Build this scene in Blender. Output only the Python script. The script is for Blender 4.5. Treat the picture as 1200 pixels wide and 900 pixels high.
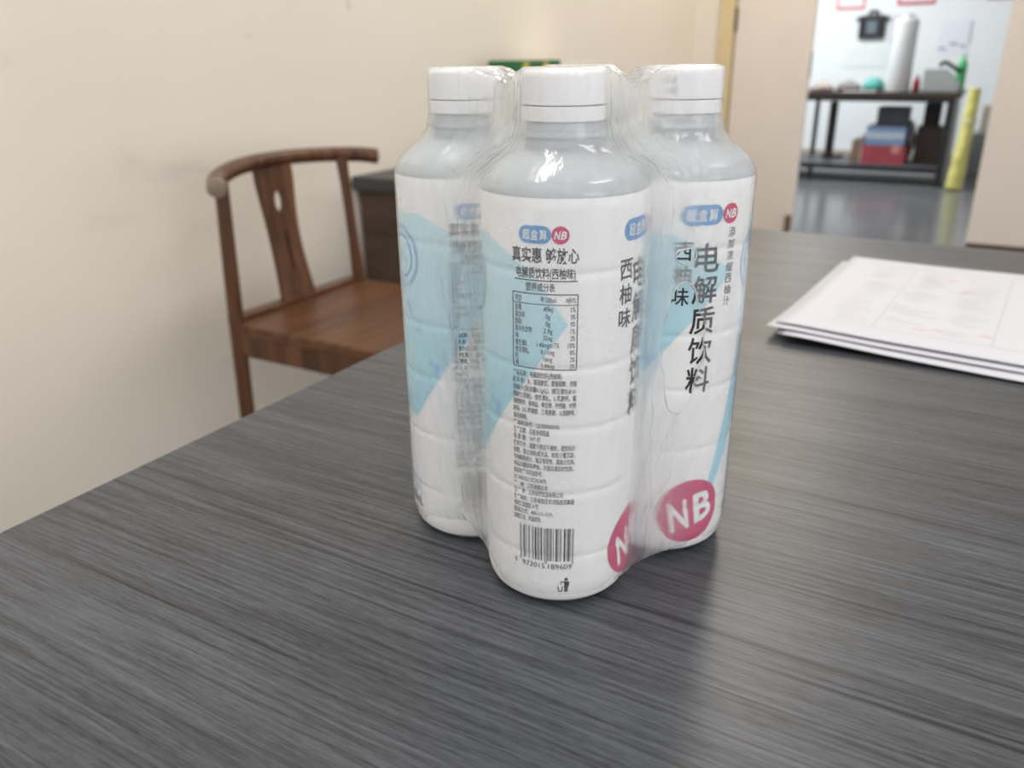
import bpy, bmesh, math, random
import numpy as np
from mathutils import Vector, Matrix, noise

# ------------------------------------------------------------------ clear
for o in list(bpy.data.objects):
    bpy.data.objects.remove(o, do_unlink=True)
S = bpy.context.scene
COL = S.collection
PI = math.pi
rad = math.radians
random.seed(7)

# ------------------------------------------------------------------ camera
# room frame: X across the table (left wall at negative X), Y towards the doorway, Z up, floor at 0
F_PX, PITCH, ROLL, YAW = 960.9, 0.3787, -0.0095, 0.517
CAM_Z = 0.75 + 0.2262
def make_camera():
    fw = Vector((-math.sin(YAW) * math.cos(PITCH), math.cos(YAW) * math.cos(PITCH), -math.sin(PITCH)))
    r0 = Vector((math.cos(YAW), math.sin(YAW), 0))
    u0 = r0.cross(fw)
    r = math.cos(ROLL) * r0 + math.sin(ROLL) * u0
    u = -math.sin(ROLL) * r0 + math.cos(ROLL) * u0
    cd = bpy.data.cameras.new('camera')
    cam = bpy.data.objects.new('camera', cd)
    COL.objects.link(cam)
    m = Matrix((r, u, -fw)).transposed().to_4x4()
    m.translation = Vector((0, 0, CAM_Z))
    cam.matrix_world = m
    cd.sensor_width = 36.0
    cd.lens = F_PX / 1200.0 * 36.0
    cd.clip_start = 0.02
    cd.clip_end = 60
    cd.dof.use_dof = True
    cd.dof.focus_distance = 0.325
    cd.dof.aperture_fstop = 11.0
    S.camera = cam
make_camera()

# ------------------------------------------------------------------ world, lights, exposure
S.view_settings.view_transform = 'Standard'
S.view_settings.look = 'None'
S.view_settings.gamma = 1.0
S.view_settings.use_curve_mapping = False
S.view_settings.exposure = 0.14
w = bpy.data.worlds.new('daylight'); S.world = w
w.use_nodes = True
bg = w.node_tree.nodes['Background']
bg.inputs[0].default_value = (1.0, 0.985, 0.97, 1)
bg.inputs[1].default_value = 1.08

def area(name, loc, rot, sx, sy, power, color):
    d = bpy.data.lights.new(name, 'AREA')
    d.shape = 'RECTANGLE'; d.size = sx; d.size_y = sy; d.energy = power; d.color = color
    o = bpy.data.objects.new(name, d); o.location = loc; o.rotation_euler = rot
    COL.objects.link(o); return o
area('ceiling_lamp', (-0.55, 0.15, 2.76), (0, 0, 0), 0.3, 1.2, 17, (1.0, 0.97, 0.93))
area('ceiling_lamp', (-0.55, 2.6, 2.76), (0, 0, 0), 0.3, 1.2, 16, (1.0, 0.94, 0.87))
area('ceiling_lamp', (1.3, 0.6, 2.76), (0, 0, 0), 0.3, 1.2, 10, (1.0, 0.97, 0.93))
area('ceiling_lamp', (-0.8, 4.2, 2.76), (0, 0, 0), 0.5, 0.5, 17, (1.0, 0.87, 0.70))
area('right_fill_light', (2.6, -0.7, 1.9), (0, rad(75), rad(-28)), 1.3, 1.6, 12, (1.0, 0.98, 0.96))  # soft fill added from the right to lift the lower left wall
area('ceiling_lamp', (-1.9, 7.0, 2.76), (0, 0, 0), 1.6, 1.4, 100, (0.94, 0.98, 1.0))

# ------------------------------------------------------------------ materials
MATS = {}
def mat(name, color, rough=0.5, spec=0.5, metal=0.0, coat=0.0, trans=0.0, noise_amt=0.0, noise_scale=20.0, bump=0.0, bump_scale=60.0, stretch=(1, 1, 1)):
    if name in MATS: return MATS[name]
    m = bpy.data.materials.new(name); m.use_nodes = True
    nt = m.node_tree; p = nt.nodes['Principled BSDF']
    p.inputs['Base Color'].default_value = (*color, 1)
    p.inputs['Roughness'].default_value = rough
    p.inputs['Specular IOR Level'].default_value = spec
    p.inputs['Metallic'].default_value = metal
    p.inputs['Coat Weight'].default_value = coat
    p.inputs['Transmission Weight'].default_value = trans
    if noise_amt or bump:
        tc = nt.nodes.new('ShaderNodeTexCoord'); mp = nt.nodes.new('ShaderNodeMapping')
        mp.inputs['Scale'].default_value = stretch
        nt.links.new(tc.outputs['Object'], mp.inputs['Vector'])
        n = nt.nodes.new('ShaderNodeTexNoise'); n.inputs['Scale'].default_value = noise_scale; n.inputs['Detail'].default_value = 5
        nt.links.new(mp.outputs[0], n.inputs['Vector'])
        if noise_amt:
            r = nt.nodes.new('ShaderNodeValToRGB')
            r.color_ramp.elements[0].position = 0.3; r.color_ramp.elements[1].position = 0.7
            r.color_ramp.elements[0].color = (*[c * (1 - noise_amt) for c in color], 1)
            r.color_ramp.elements[1].color = (*[min(1, c * (1 + noise_amt)) for c in color], 1)
            nt.links.new(n.outputs['Fac'], r.inputs[0]); nt.links.new(r.outputs[0], p.inputs['Base Color'])
        if bump:
            n2 = nt.nodes.new('ShaderNodeTexNoise'); n2.inputs['Scale'].default_value = bump_scale; n2.inputs['Detail'].default_value = 3
            nt.links.new(mp.outputs[0], n2.inputs['Vector'])
            b = nt.nodes.new('ShaderNodeBump'); b.inputs['Strength'].default_value = bump; b.inputs['Distance'].default_value = 0.002
            nt.links.new(n2.outputs['Fac'], b.inputs['Height']); nt.links.new(b.outputs[0], p.inputs['Normal'])
    MATS[name] = m
    return m

def mat_table():
    m = bpy.data.materials.new('dark_grey_wood_laminate'); m.use_nodes = True
    nt = m.node_tree; N = nt.nodes; L = nt.links; p = N['Principled BSDF']
    tc = N.new('ShaderNodeTexCoord')
    # slight wander of the grain
    wob = N.new('ShaderNodeTexNoise'); wob.inputs['Scale'].default_value = 3.0; wob.inputs['Detail'].default_value = 2
    L.new(tc.outputs['Object'], wob.inputs['Vector'])
    add = N.new('ShaderNodeVectorMath'); add.operation = 'MULTIPLY_ADD'
    L.new(wob.outputs['Color'], add.inputs[0]); add.inputs[1].default_value = (0, 0.012, 0); L.new(tc.outputs['Object'], add.inputs[2])
    def streak(sx, sy, det, seed):
        mp = N.new('ShaderNodeMapping'); mp.inputs['Scale'].default_value = (sx, sy, 1); mp.inputs['Location'].default_value = (seed, seed * .7, 0)
        L.new(add.outputs[0], mp.inputs['Vector'])
        n = N.new('ShaderNodeTexNoise'); n.inputs['Scale'].default_value = 1.0; n.inputs['Detail'].default_value = det; n.inputs['Roughness'].default_value = 0.65
        L.new(mp.outputs[0], n.inputs['Vector']); return n.outputs['Fac']
    fine = streak(14.0, 520.0, 5, 1.3); broad = streak(1.6, 42.0, 3, 5.1); dark = streak(2.2, 150.0, 2, 9.7); mott = streak(130, 900, 2, 3.3)
    r1 = N.new('ShaderNodeValToRGB'); e = r1.color_ramp.elements
    e[0].position = .36; e[0].color = (.0145, .0160, .0195, 1); e[1].position = .66; e[1].color = (.120, .129, .146, 1)
    mx = N.new('ShaderNodeMath'); mx.operation = 'MULTIPLY_ADD'; L.new(fine, mx.inputs[0]); mx.inputs[1].default_value = .54
    mb = N.new('ShaderNodeMath'); mb.operation = 'MULTIPLY'; L.new(broad, mb.inputs[0]); mb.inputs[1].default_value = .26
    L.new(mb.outputs[0], mx.inputs[2])
    mm = N.new('ShaderNodeMath'); mm.operation = 'MULTIPLY_ADD'; L.new(mott, mm.inputs[0]); mm.inputs[1].default_value = .20; L.new(mx.outputs[0], mm.inputs[2])
    L.new(mm.outputs[0], r1.inputs[0])
    r2 = N.new('ShaderNodeValToRGB'); e = r2.color_ramp.elements
    e[0].position = .60; e[0].color = (1, 1, 1, 1); e[1].position = .72; e[1].color = (.34, .34, .36, 1)
    L.new(dark, r2.inputs[0])
    mul = N.new('ShaderNodeMix'); mul.data_type = 'RGBA'; mul.blend_type = 'MULTIPLY'; mul.inputs['Factor'].default_value = 1
    L.new(r1.outputs[0], mul.inputs[6]); L.new(r2.outputs[0], mul.inputs[7])
    L.new(mul.outputs[2], p.inputs['Base Color'])
    p.inputs['Roughness'].default_value = .36
    p.inputs['Specular IOR Level'].default_value = .42
    b = N.new('ShaderNodeBump'); b.inputs['Strength'].default_value = .25; b.inputs['Distance'].default_value = .0006
    L.new(mm.outputs[0], b.inputs['Height']); L.new(b.outputs[0], p.inputs['Normal'])
    return m

def mat_wood(name, c0, c1, axis=0, rough=.32, scale=1.0):
    m = bpy.data.materials.new(name); m.use_nodes = True
    nt = m.node_tree; N = nt.nodes; L = nt.links; p = N['Principled BSDF']
    tc = N.new('ShaderNodeTexCoord'); mp = N.new('ShaderNodeMapping')
    sc = [38 * scale] * 3; sc[axis] = 3 * scale
    mp.inputs['Scale'].default_value = sc; L.new(tc.outputs['Object'], mp.inputs['Vector'])
    n = N.new('ShaderNodeTexNoise'); n.inputs['Scale'].default_value = 1; n.inputs['Detail'].default_value = 5; n.inputs['Distortion'].default_value = .6
    L.new(mp.outputs[0], n.inputs['Vector'])
    r = N.new('ShaderNodeValToRGB'); r.color_ramp.elements[0].position = .32; r.color_ramp.elements[1].position = .7
    r.color_ramp.elements[0].color = (*c0, 1); r.color_ramp.elements[1].color = (*c1, 1)
    L.new(n.outputs['Fac'], r.inputs[0]); L.new(r.outputs[0], p.inputs['Base Color'])
    p.inputs['Roughness'].default_value = rough; p.inputs['Specular IOR Level'].default_value = .3
    return m

def mat_wall():
    m = bpy.data.materials.new('cream_painted_plaster'); m.use_nodes = True
    nt = m.node_tree; N = nt.nodes; L = nt.links; p = N['Principled BSDF']
    tc = N.new('ShaderNodeTexCoord')
    n = N.new('ShaderNodeTexNoise'); n.inputs['Scale'].default_value = 1.7; n.inputs['Detail'].default_value = 3
    L.new(tc.outputs['Object'], n.inputs['Vector'])
    r = N.new('ShaderNodeValToRGB'); r.color_ramp.elements[0].position = .3; r.color_ramp.elements[1].position = .7
    r.color_ramp.elements[0].color = (.82, .755, .66, 1); r.color_ramp.elements[1].color = (.85, .79, .70, 1)
    L.new(n.outputs['Fac'], r.inputs[0])
    # crest rail's soft shadow painted on, plus small wall marks, at fixed places (Y, Z, size Y, size Z, strength)
    last = r.outputs[0]
    for (sy, sz, wy, wz, k, col) in ((1.30, .745, .13, .030, .34, (.42, .41, .42)), (1.17, .775, .055, .05, .20, (.45, .44, .44)), (1.10, .66, .10, .025, .14, (.5, .48, .47)), (1.93, 1.115, .012, .02, .6, (.40, .36, .30)), (1.55, 1.03, .02, .012, .3, (.55, .5, .44)), (0.95, .98, .03, .02, .22, (.6, .55, .42))):
        mp = N.new('ShaderNodeMapping'); mp.inputs['Location'].default_value = (0, -sy / wy, -sz / wz); mp.inputs['Scale'].default_value = (0, 1 / wy, 1 / wz)
        L.new(tc.outputs['Object'], mp.inputs['Vector'])
        ns = N.new('ShaderNodeTexNoise'); ns.inputs['Scale'].default_value = 1.4; ns.inputs['Detail'].default_value = 3
        L.new(mp.outputs[0], ns.inputs['Vector'])
        ln = N.new('ShaderNodeVectorMath'); ln.operation = 'LENGTH'; L.new(mp.outputs[0], ln.inputs[0])
        a = N.new('ShaderNodeMath'); a.operation = 'MULTIPLY_ADD'; L.new(ns.outputs['Fac'], a.inputs[0]); a.inputs[1].default_value = 1.1; L.new(ln.outputs['Value'], a.inputs[2])
        mr = N.new('ShaderNodeMapRange'); mr.inputs[1].default_value = .45; mr.inputs[2].default_value = 1.5; mr.inputs[3].default_value = k; mr.inputs[4].default_value = 0
        L.new(a.outputs[0], mr.inputs[0])
        mxn = N.new('ShaderNodeMix'); mxn.data_type = 'RGBA'; L.new(mr.outputs[0], mxn.inputs['Factor']); L.new(last, mxn.inputs[6]); mxn.inputs[7].default_value = (*col, 1)
        last = mxn.outputs[2]
    L.new(last, p.inputs['Base Color']); p.inputs['Roughness'].default_value = .6; p.inputs['Specular IOR Level'].default_value = .3
    b = N.new('ShaderNodeBump'); n2 = N.new('ShaderNodeTexNoise'); n2.inputs['Scale'].default_value = 9; L.new(tc.outputs['Object'], n2.inputs['Vector'])
    b.inputs['Strength'].default_value = .15; b.inputs['Distance'].default_value = .01; L.new(n2.outputs['Fac'], b.inputs['Height']); L.new(b.outputs[0], p.inputs['Normal'])
    return m

def mat_tile():
    m = bpy.data.materials.new('grey_polished_tile'); m.use_nodes = True
    nt = m.node_tree; N = nt.nodes; L = nt.links; p = N['Principled BSDF']
    tc = N.new('ShaderNodeTexCoord'); n = N.new('ShaderNodeTexNoise'); n.inputs['Scale'].default_value = 2.5; n.inputs['Detail'].default_value = 5
    L.new(tc.outputs['Object'], n.inputs['Vector'])
    r = N.new('ShaderNodeValToRGB'); r.color_ramp.elements[0].color = (.10, .105, .115, 1); r.color_ramp.elements[1].color = (.19, .19, .20, 1)
    L.new(n.outputs['Fac'], r.inputs[0]); L.new(r.outputs[0], p.inputs['Base Color'])
    p.inputs['Roughness'].default_value = .2
    return m

def mat_film():
    m = bpy.data.materials.new('hazy_shrink_film'); m.use_nodes = True
    nt = m.node_tree; N = nt.nodes; L = nt.links
    N.remove(N['Principled BSDF']); out = N['Material Output']
    tc = N.new('ShaderNodeTexCoord')
    mp = N.new('ShaderNodeMapping'); mp.inputs['Scale'].default_value = (1, 1, .45); L.new(tc.outputs['Object'], mp.inputs['Vector'])
    n1 = N.new('ShaderNodeTexNoise'); n1.inputs['Scale'].default_value = 95; n1.inputs['Detail'].default_value = 3; n1.inputs['Distortion'].default_value = 1.2
    L.new(mp.outputs[0], n1.inputs['Vector'])
    b = N.new('ShaderNodeBump'); b.inputs['Distance'].default_value = .0018
    L.new(n1.outputs['Fac'], b.inputs['Height'])
    at = N.new('ShaderNodeAttribute'); at.attribute_name = 'haze'
    bs = N.new('ShaderNodeMapRange'); bs.inputs[1].default_value = .15; bs.inputs[2].default_value = .8; bs.inputs[3].default_value = .22; bs.inputs[4].default_value = .95
    L.new(at.outputs['Fac'], bs.inputs[0]); L.new(bs.outputs[0], b.inputs['Strength'])
    tr = N.new('ShaderNodeBsdfTransparent'); tr.inputs[0].default_value = (.98, .985, .99, 1)
    rf = N.new('ShaderNodeBsdfRefraction'); rf.inputs['Roughness'].default_value = .5; rf.inputs[0].default_value = (.97, .98, .99, 1)
    # a film bends light the same way from both sides
    ge = N.new('ShaderNodeNewGeometry'); io = N.new('ShaderNodeMapRange'); io.inputs[3].default_value = 1.2; io.inputs[4].default_value = 1 / 1.2
    L.new(ge.outputs['Backfacing'], io.inputs[0]); L.new(io.outputs[0], rf.inputs['IOR'])
    tl = N.new('ShaderNodeBsdfTranslucent'); tl.inputs[0].default_value = (.98, .985, .99, 1)
    df = N.new('ShaderNodeBsdfDiffuse'); df.inputs[0].default_value = (.97, .975, .98, 1)
    gl = N.new('ShaderNodeBsdfGlossy'); gl.inputs['Roughness'].default_value = .09; L.new(b.outputs[0], gl.inputs['Normal'])
    milky = N.new('ShaderNodeMixShader'); milky.inputs[0].default_value = .5; L.new(tl.outputs[0], milky.inputs[1]); L.new(df.outputs[0], milky.inputs[2])
    clear = N.new('ShaderNodeMixShader'); L.new(tr.outputs[0], clear.inputs[1]); L.new(rf.outputs[0], clear.inputs[2])
    cm = N.new('ShaderNodeMapRange'); cm.inputs[3].default_value = .12; cm.inputs[4].default_value = .75; L.new(at.outputs['Fac'], cm.inputs[0]); L.new(cm.outputs[0], clear.inputs[0])
    body = N.new('ShaderNodeMixShader'); L.new(clear.outputs[0], body.inputs[1]); L.new(milky.outputs[0], body.inputs[2])
    hm = N.new('ShaderNodeMapRange'); hm.inputs[3].default_value = .07; hm.inputs[4].default_value = .34; L.new(at.outputs['Fac'], hm.inputs[0]); L.new(hm.outputs[0], body.inputs[0])
    lw = N.new('ShaderNodeLayerWeight'); L.new(b.outputs[0], lw.inputs['Normal'])
    pw = N.new('ShaderNodeMath'); pw.operation = 'POWER'; L.new(lw.outputs['Facing'], pw.inputs[0]); pw.inputs[1].default_value = 5
    fr = N.new('ShaderNodeMapRange'); fr.inputs[3].default_value = .05; fr.inputs[4].default_value = .8; L.new(pw.outputs[0], fr.inputs[0])
    fin = N.new('ShaderNodeMixShader'); L.new(fr.outputs[0], fin.inputs[0]); L.new(body.outputs[0], fin.inputs[1]); L.new(gl.outputs[0], fin.inputs[2])
    L.new(fin.outputs[0], out.inputs['Surface'])
    return m

def mat_pet():
    m = bpy.data.materials.new('pet_with_cloudy_drink'); m.use_nodes = True
    nt = m.node_tree; p = nt.nodes['Principled BSDF']
    p.inputs['Base Color'].default_value = (.60, .645, .67, 1)
    p.inputs['Roughness'].default_value = .10
    p.inputs['Transmission Weight'].default_value = .22
    p.inputs['IOR'].default_value = 1.36
    return m

def mat_label():
    m = bpy.data.materials.new('printed_sleeve_label'); m.use_nodes = True
    nt = m.node_tree; N = nt.nodes; L = nt.links; p = N['Principled BSDF']
    at = N.new('ShaderNodeAttribute'); at.attribute_name = 'print'
    L.new(at.outputs['Color'], p.inputs['Base Color']); p.inputs['Roughness'].default_value = .33
    return m

M_TABLE = mat_table(); M_WALL = mat_wall(); M_TILE = mat_tile(); M_FILM = mat_film(); M_PET = mat_pet(); M_LABEL = mat_label()
M_WALNUT = mat_wood('walnut_chair_wood', (.055, .022, .011), (.15, .066, .031), 2, .28)
M_WALNUT_SEAT = mat_wood('walnut_seat_wood', (.075, .031, .014), (.16, .070, .032), 1, .36)
M_CAB = mat_wood('brown_grain_board', (.055, .034, .024), (.105, .068, .048), 0, .5, .7)

# ------------------------------------------------------------------ helpers
def link(name, me, m, parent=None, smooth=False):
    o = bpy.data.objects.new(name, me); COL.objects.link(o)
    if m is not None: me.materials.append(m)
    if parent is not None: o.parent = parent
    if smooth:
        for p in me.polygons: p.use_smooth = True
    return o
def obj(name, bm, m, parent=None, smooth=False, sharp=None):
    bmesh.ops.recalc_face_normals(bm, faces=bm.faces[:])
    me = bpy.data.meshes.new(name); bm.to_mesh(me); bm.free()
    o = link(name, me, m, parent, smooth or sharp is not None)
    if sharp is not None: me.set_sharp_from_angle(angle=rad(sharp))
    return o
def pyobj(name, verts, faces, m, parent=None, smooth=False):
    me = bpy.data.meshes.new(name); me.from_pydata([tuple(v) for v in verts], [], faces); me.update()
    return link(name, me, m, parent, smooth)
def tag(o, label=None, cat=None, group=None, kind=None):
    if label: o['label'] = label
    if cat: o['category'] = cat
    if group: o['group'] = group
    if kind: o['kind'] = kind
    return o
def thing(name, label, cat, loc=(0, 0, 0), rz=0, group=None):
    o = bpy.data.objects.new(name, None); COL.objects.link(o); o.empty_display_size = .05
    o.location = loc; o.rotation_euler = (0, 0, rz)
    return tag(o, label, cat, group)
def copy_tree(o, parent=None):
    c = o.copy(); COL.objects.link(c)
    if parent is not None: c.parent = parent
    for ch in o.children: copy_tree(ch, c)
    return c
def box(bm, lo, hi, bev=0.0, M=None):
    t = bmesh.new(); bmesh.ops.create_cube(t, size=1)
    s = [hi[i] - lo[i] for i in range(3)]; c = [(hi[i] + lo[i]) / 2 for i in range(3)]
    for v in t.verts: v.co = Vector((v.co.x * s[0] + c[0], v.co.y * s[1] + c[1], v.co.z * s[2] + c[2]))
    if bev: bmesh.ops.bevel(t, geom=t.edges[:], offset=bev, segments=2, affect='EDGES', profile=.6)
    if M is not None: t.transform(M)
    me = bpy.data.meshes.new('tmp'); t.to_mesh(me); t.free(); bm.from_mesh(me); bpy.data.meshes.remove(me)
def boxo(name, lo, hi, m, parent=None, bev=0.0, M=None):
    bm = bmesh.new(); box(bm, lo, hi, bev, M); return obj(name, bm, m, parent)
def tube(bm, pts, r, seg=14, caps=True):
    pts = [Vector(p) for p in pts]; n = len(pts)
    rs = r if isinstance(r, (list, tuple)) else [r] * n
    rings = []; prev = None
    for i, p in enumerate(pts):
        t = (pts[min(i + 1, n - 1)] - pts[max(i - 1, 0)]).normalized()
        a = t.cross(Vector((0, 0, 1)))
        if a.length < .05: a = t.cross(Vector((0, 1, 0)))
        a.normalize()
        if prev is not None and a.dot(prev) < 0: a = -a
        prev = a; b = t.cross(a)
        rings.append([bm.verts.new(p + rs[i] * (math.cos(k * 2 * PI / seg) * a + math.sin(k * 2 * PI / seg) * b)) for k in range(seg)])
    for i in range(n - 1):
        for k in range(seg):
            bm.faces.new((rings[i][k], rings[i][(k + 1) % seg], rings[i + 1][(k + 1) % seg], rings[i + 1][k]))
    if caps:
        bm.faces.new(rings[0]); bm.faces.new(rings[-1])
def lathe(bm, prof, seg=64, rfun=None):
    rings = []
    for (r, z) in prof:
        if r < 1e-6: rings.append([bm.verts.new((0, 0, z))])
        else:
            rings.append([bm.verts.new(((rfun(k, r) if rfun else r) * math.cos(2 * PI * k / seg), (rfun(k, r) if rfun else r) * math.sin(2 * PI * k / seg), z)) for k in range(seg)])
    for a, b in zip(rings, rings[1:]):
        for k in range(seg):
            k2 = (k + 1) % seg
            if len(a) == 1 and len(b) == 1: continue
            if len(a) == 1: bm.faces.new((a[0], b[k], b[k2]))
            elif len(b) == 1: bm.faces.new((a[k], a[k2], b[0]))
            else: bm.faces.new((a[k], a[k2], b[k2], b[k]))
def spline(pts, n=8):
    pts = [Vector(p) for p in pts]; out = []
    for i in range(len(pts) - 1):
        p0 = pts[max(i - 1, 0)]; p1 = pts[i]; p2 = pts[i + 1]; p3 = pts[min(i + 2, len(pts) - 1)]
        for k in range(n):
            t = k / n
            out.append(.5 * ((2 * p1) + (p2 - p0) * t + (2 * p0 - 5 * p1 + 4 * p2 - p3) * t * t + (3 * p1 - p0 - 3 * p2 + p3) * t ** 3))
    out.append(pts[-1]); return out
def struct(o): o['kind'] = 'structure'; return o

# ------------------------------------------------------------------ the setting
M_DOOR = mat('pinkish_beige_laminate', (.78, .715, .66), .42, .4, noise_amt=.02, noise_scale=3)
M_TRIM = mat('pale_yellow_timber', (.70, .57, .33), .45)
M_WHITEWALL = mat('white_emulsion', (.84, .87, .88), .6, noise_amt=.02, noise_scale=2)
M_CEIL = mat('white_ceiling_paint', (.85, .84, .82), .7)
M_BASE = mat('brown_skirting', (.10, .065, .04), .5)
M_DARK = mat('black_steel', (.012, .013, .018), .4, .5)
struct(boxo('floor', (-3.2, -2.5, -.05), (3.5, 9.2, 0), M_TILE))
struct(boxo('ceiling', (-3.2, -1.2, 2.8), (3.5, 9.2, 2.85), M_CEIL))
struct(boxo('wall_left', (-1.72, -2.5, 0), (-1.6, 4.95, 2.8), M_WALL))
struct(boxo('wall_back', (-1.60, 4.95, 0), (-1.445, 5.07, 2.8), mat('pale_pinkish_paint', (.80, .75, .68), .6)))
struct(boxo('trim_1', (-1.445, 4.925, 0), (-1.365, 5.06, 2.14), M_TRIM, None, .004))
d1 = struct(boxo('door_1', (-1.355, 4.945, .012), (-.935, 4.985, 2.1), M_DOOR, None, .003))
boxo('hinge', (-1.367, 4.93, 1.10), (-1.35, 4.945, 1.22), M_BASE, d1)
boxo('lock_plate', (-.937, 4.952, .86), (-.932, 4.978, .99), M_BASE, d1)
boxo('floor_bolt', (-.972, 4.925, .0), (-.938, 4.945, .115), mat('bronze_bolt', (.16, .115, .075), .4), d1)
d2 = struct(boxo('door_2', (-.035, 4.93, .045), (.95, 4.975, 2.1), M_DOOR, None, .003))
boxo('gap_strip', (-.03, 4.935, .001), (.95, 4.97, .045), M_BASE, d2)  # dark strip standing in for the dark gap under the leaf
struct(boxo('wall_right', (.97, 4.95, 0), (3.5, 5.07, 2.8), M_WALL))
struct(boxo('trim_2', (-1.6, 4.95, 2.14), (.97, 5.07, 2.8), M_WALL))
struct(boxo('wall_far', (-3.2, 9.1, 0), (3.5, 9.2, 2.8), M_WHITEWALL))
struct(boxo('wall_far_left', (-3.2, 5.07, 0), (-3.1, 9.1, 2.8), M_WHITEWALL))
struct(boxo('wall_far_right', (2.0, 5.07, 0), (2.1, 9.1, 2.8), M_WHITEWALL))
struct(boxo('baseboard_far', (-3.1, 9.085, 0), (2.0, 9.1, .08), mat('tan_skirting', (.42, .36, .29), .5)))

# ------------------------------------------------------------------ big table
T = thing('table', 'large dark grey wood-grain table carrying the bottle pack and the papers', 'table', (.3, .13, 0))
o = boxo('tabletop', (-.713, -.93, .715), (.75, 1.04, .75), M_TABLE, T, .0012)
for sx in (-.62, .66):
    for sy in (-.84, .95):
        boxo('leg', (sx - .03, sy - .03, 0), (sx + .03, sy + .03, .715), mat('dark_grey_leg', (.05, .05, .055), .4), T, .004)
for sy in (-.84, .95):
    boxo('apron', (-.59, sy - .012, .65), (.63, sy + .012, .715), MATS['dark_grey_leg'], T, .002)

# ------------------------------------------------------------------ bottles
R0 = .0328
GROOVES = (.0265, .057, .0868, .1125, .1505)
def body_r(z):
    if z < .014:
        t = max(0, z) / .014
        r = .0262 + (R0 - .0262) * math.sqrt(max(0, 1 - (1 - t) ** 2.4))
    elif z < .176: r = R0
    else: r = float(np.interp(z, [.176, .180, .184, .187, .190, .192, .1935, .1945], [R0, .0326, .0308, .0278, .0238, .0200, .0170, .0153]))
    for g in GROOVES: r -= .00042 * math.exp(-((z - g) / .0016) ** 2)
    return r
LABEL_TOP = .1785
BOT = thing('drink_bottle', '', 'bottle', group='drink bottles of the shrink-wrapped pack')
bm = bmesh.new()
prof = [(0, .004), (.012, .0035), (.021, .0006), (.0245, 0)] + [(body_r(z) - .0003, z) for z in np.linspace(.0006, .1945, 110)]
prof += [(.0150, .1962), (.0150, .1975), (.0172, .1980), (.0174, .1990), (.0172, .1998), (.0146, .2003), (.0142, .2034), (.0, .2036)]
lathe(bm, prof, 96)
pet = obj('bottle_body', bm, M_PET, BOT, sharp=40)

# cap with fine ribs, and the tamper ring below it
M_CAP = mat('white_cap_plastic', (.86, .86, .87), .35, .5)
bm = bmesh.new()
SEG = 180
ribf = lambda k, r: r - (.00022 if k % 3 == 0 else 0)
RCAP = .0158
bmc = bmesh.new()
def capr(k, r): return r - (.0003 if (k % 3 == 0 and r > .0155) else 0)
lathe(bmc, [(.0148, .2094), (RCAP, .2096), (RCAP, .2198), (.01535, .2209), (.0145, .2215), (0, .2216)], SEG, capr)
cap = obj('cap', bmc, M_CAP, BOT, sharp=50)
bmc = bmesh.new(); lathe(bmc, [(.0145, .2036), (.0158, .2037), (.0160, .2050), (.0159, .2086), (.0152, .2091)], 96)
obj('tamper_ring', bmc, M_CAP, BOT, sharp=50)

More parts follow.
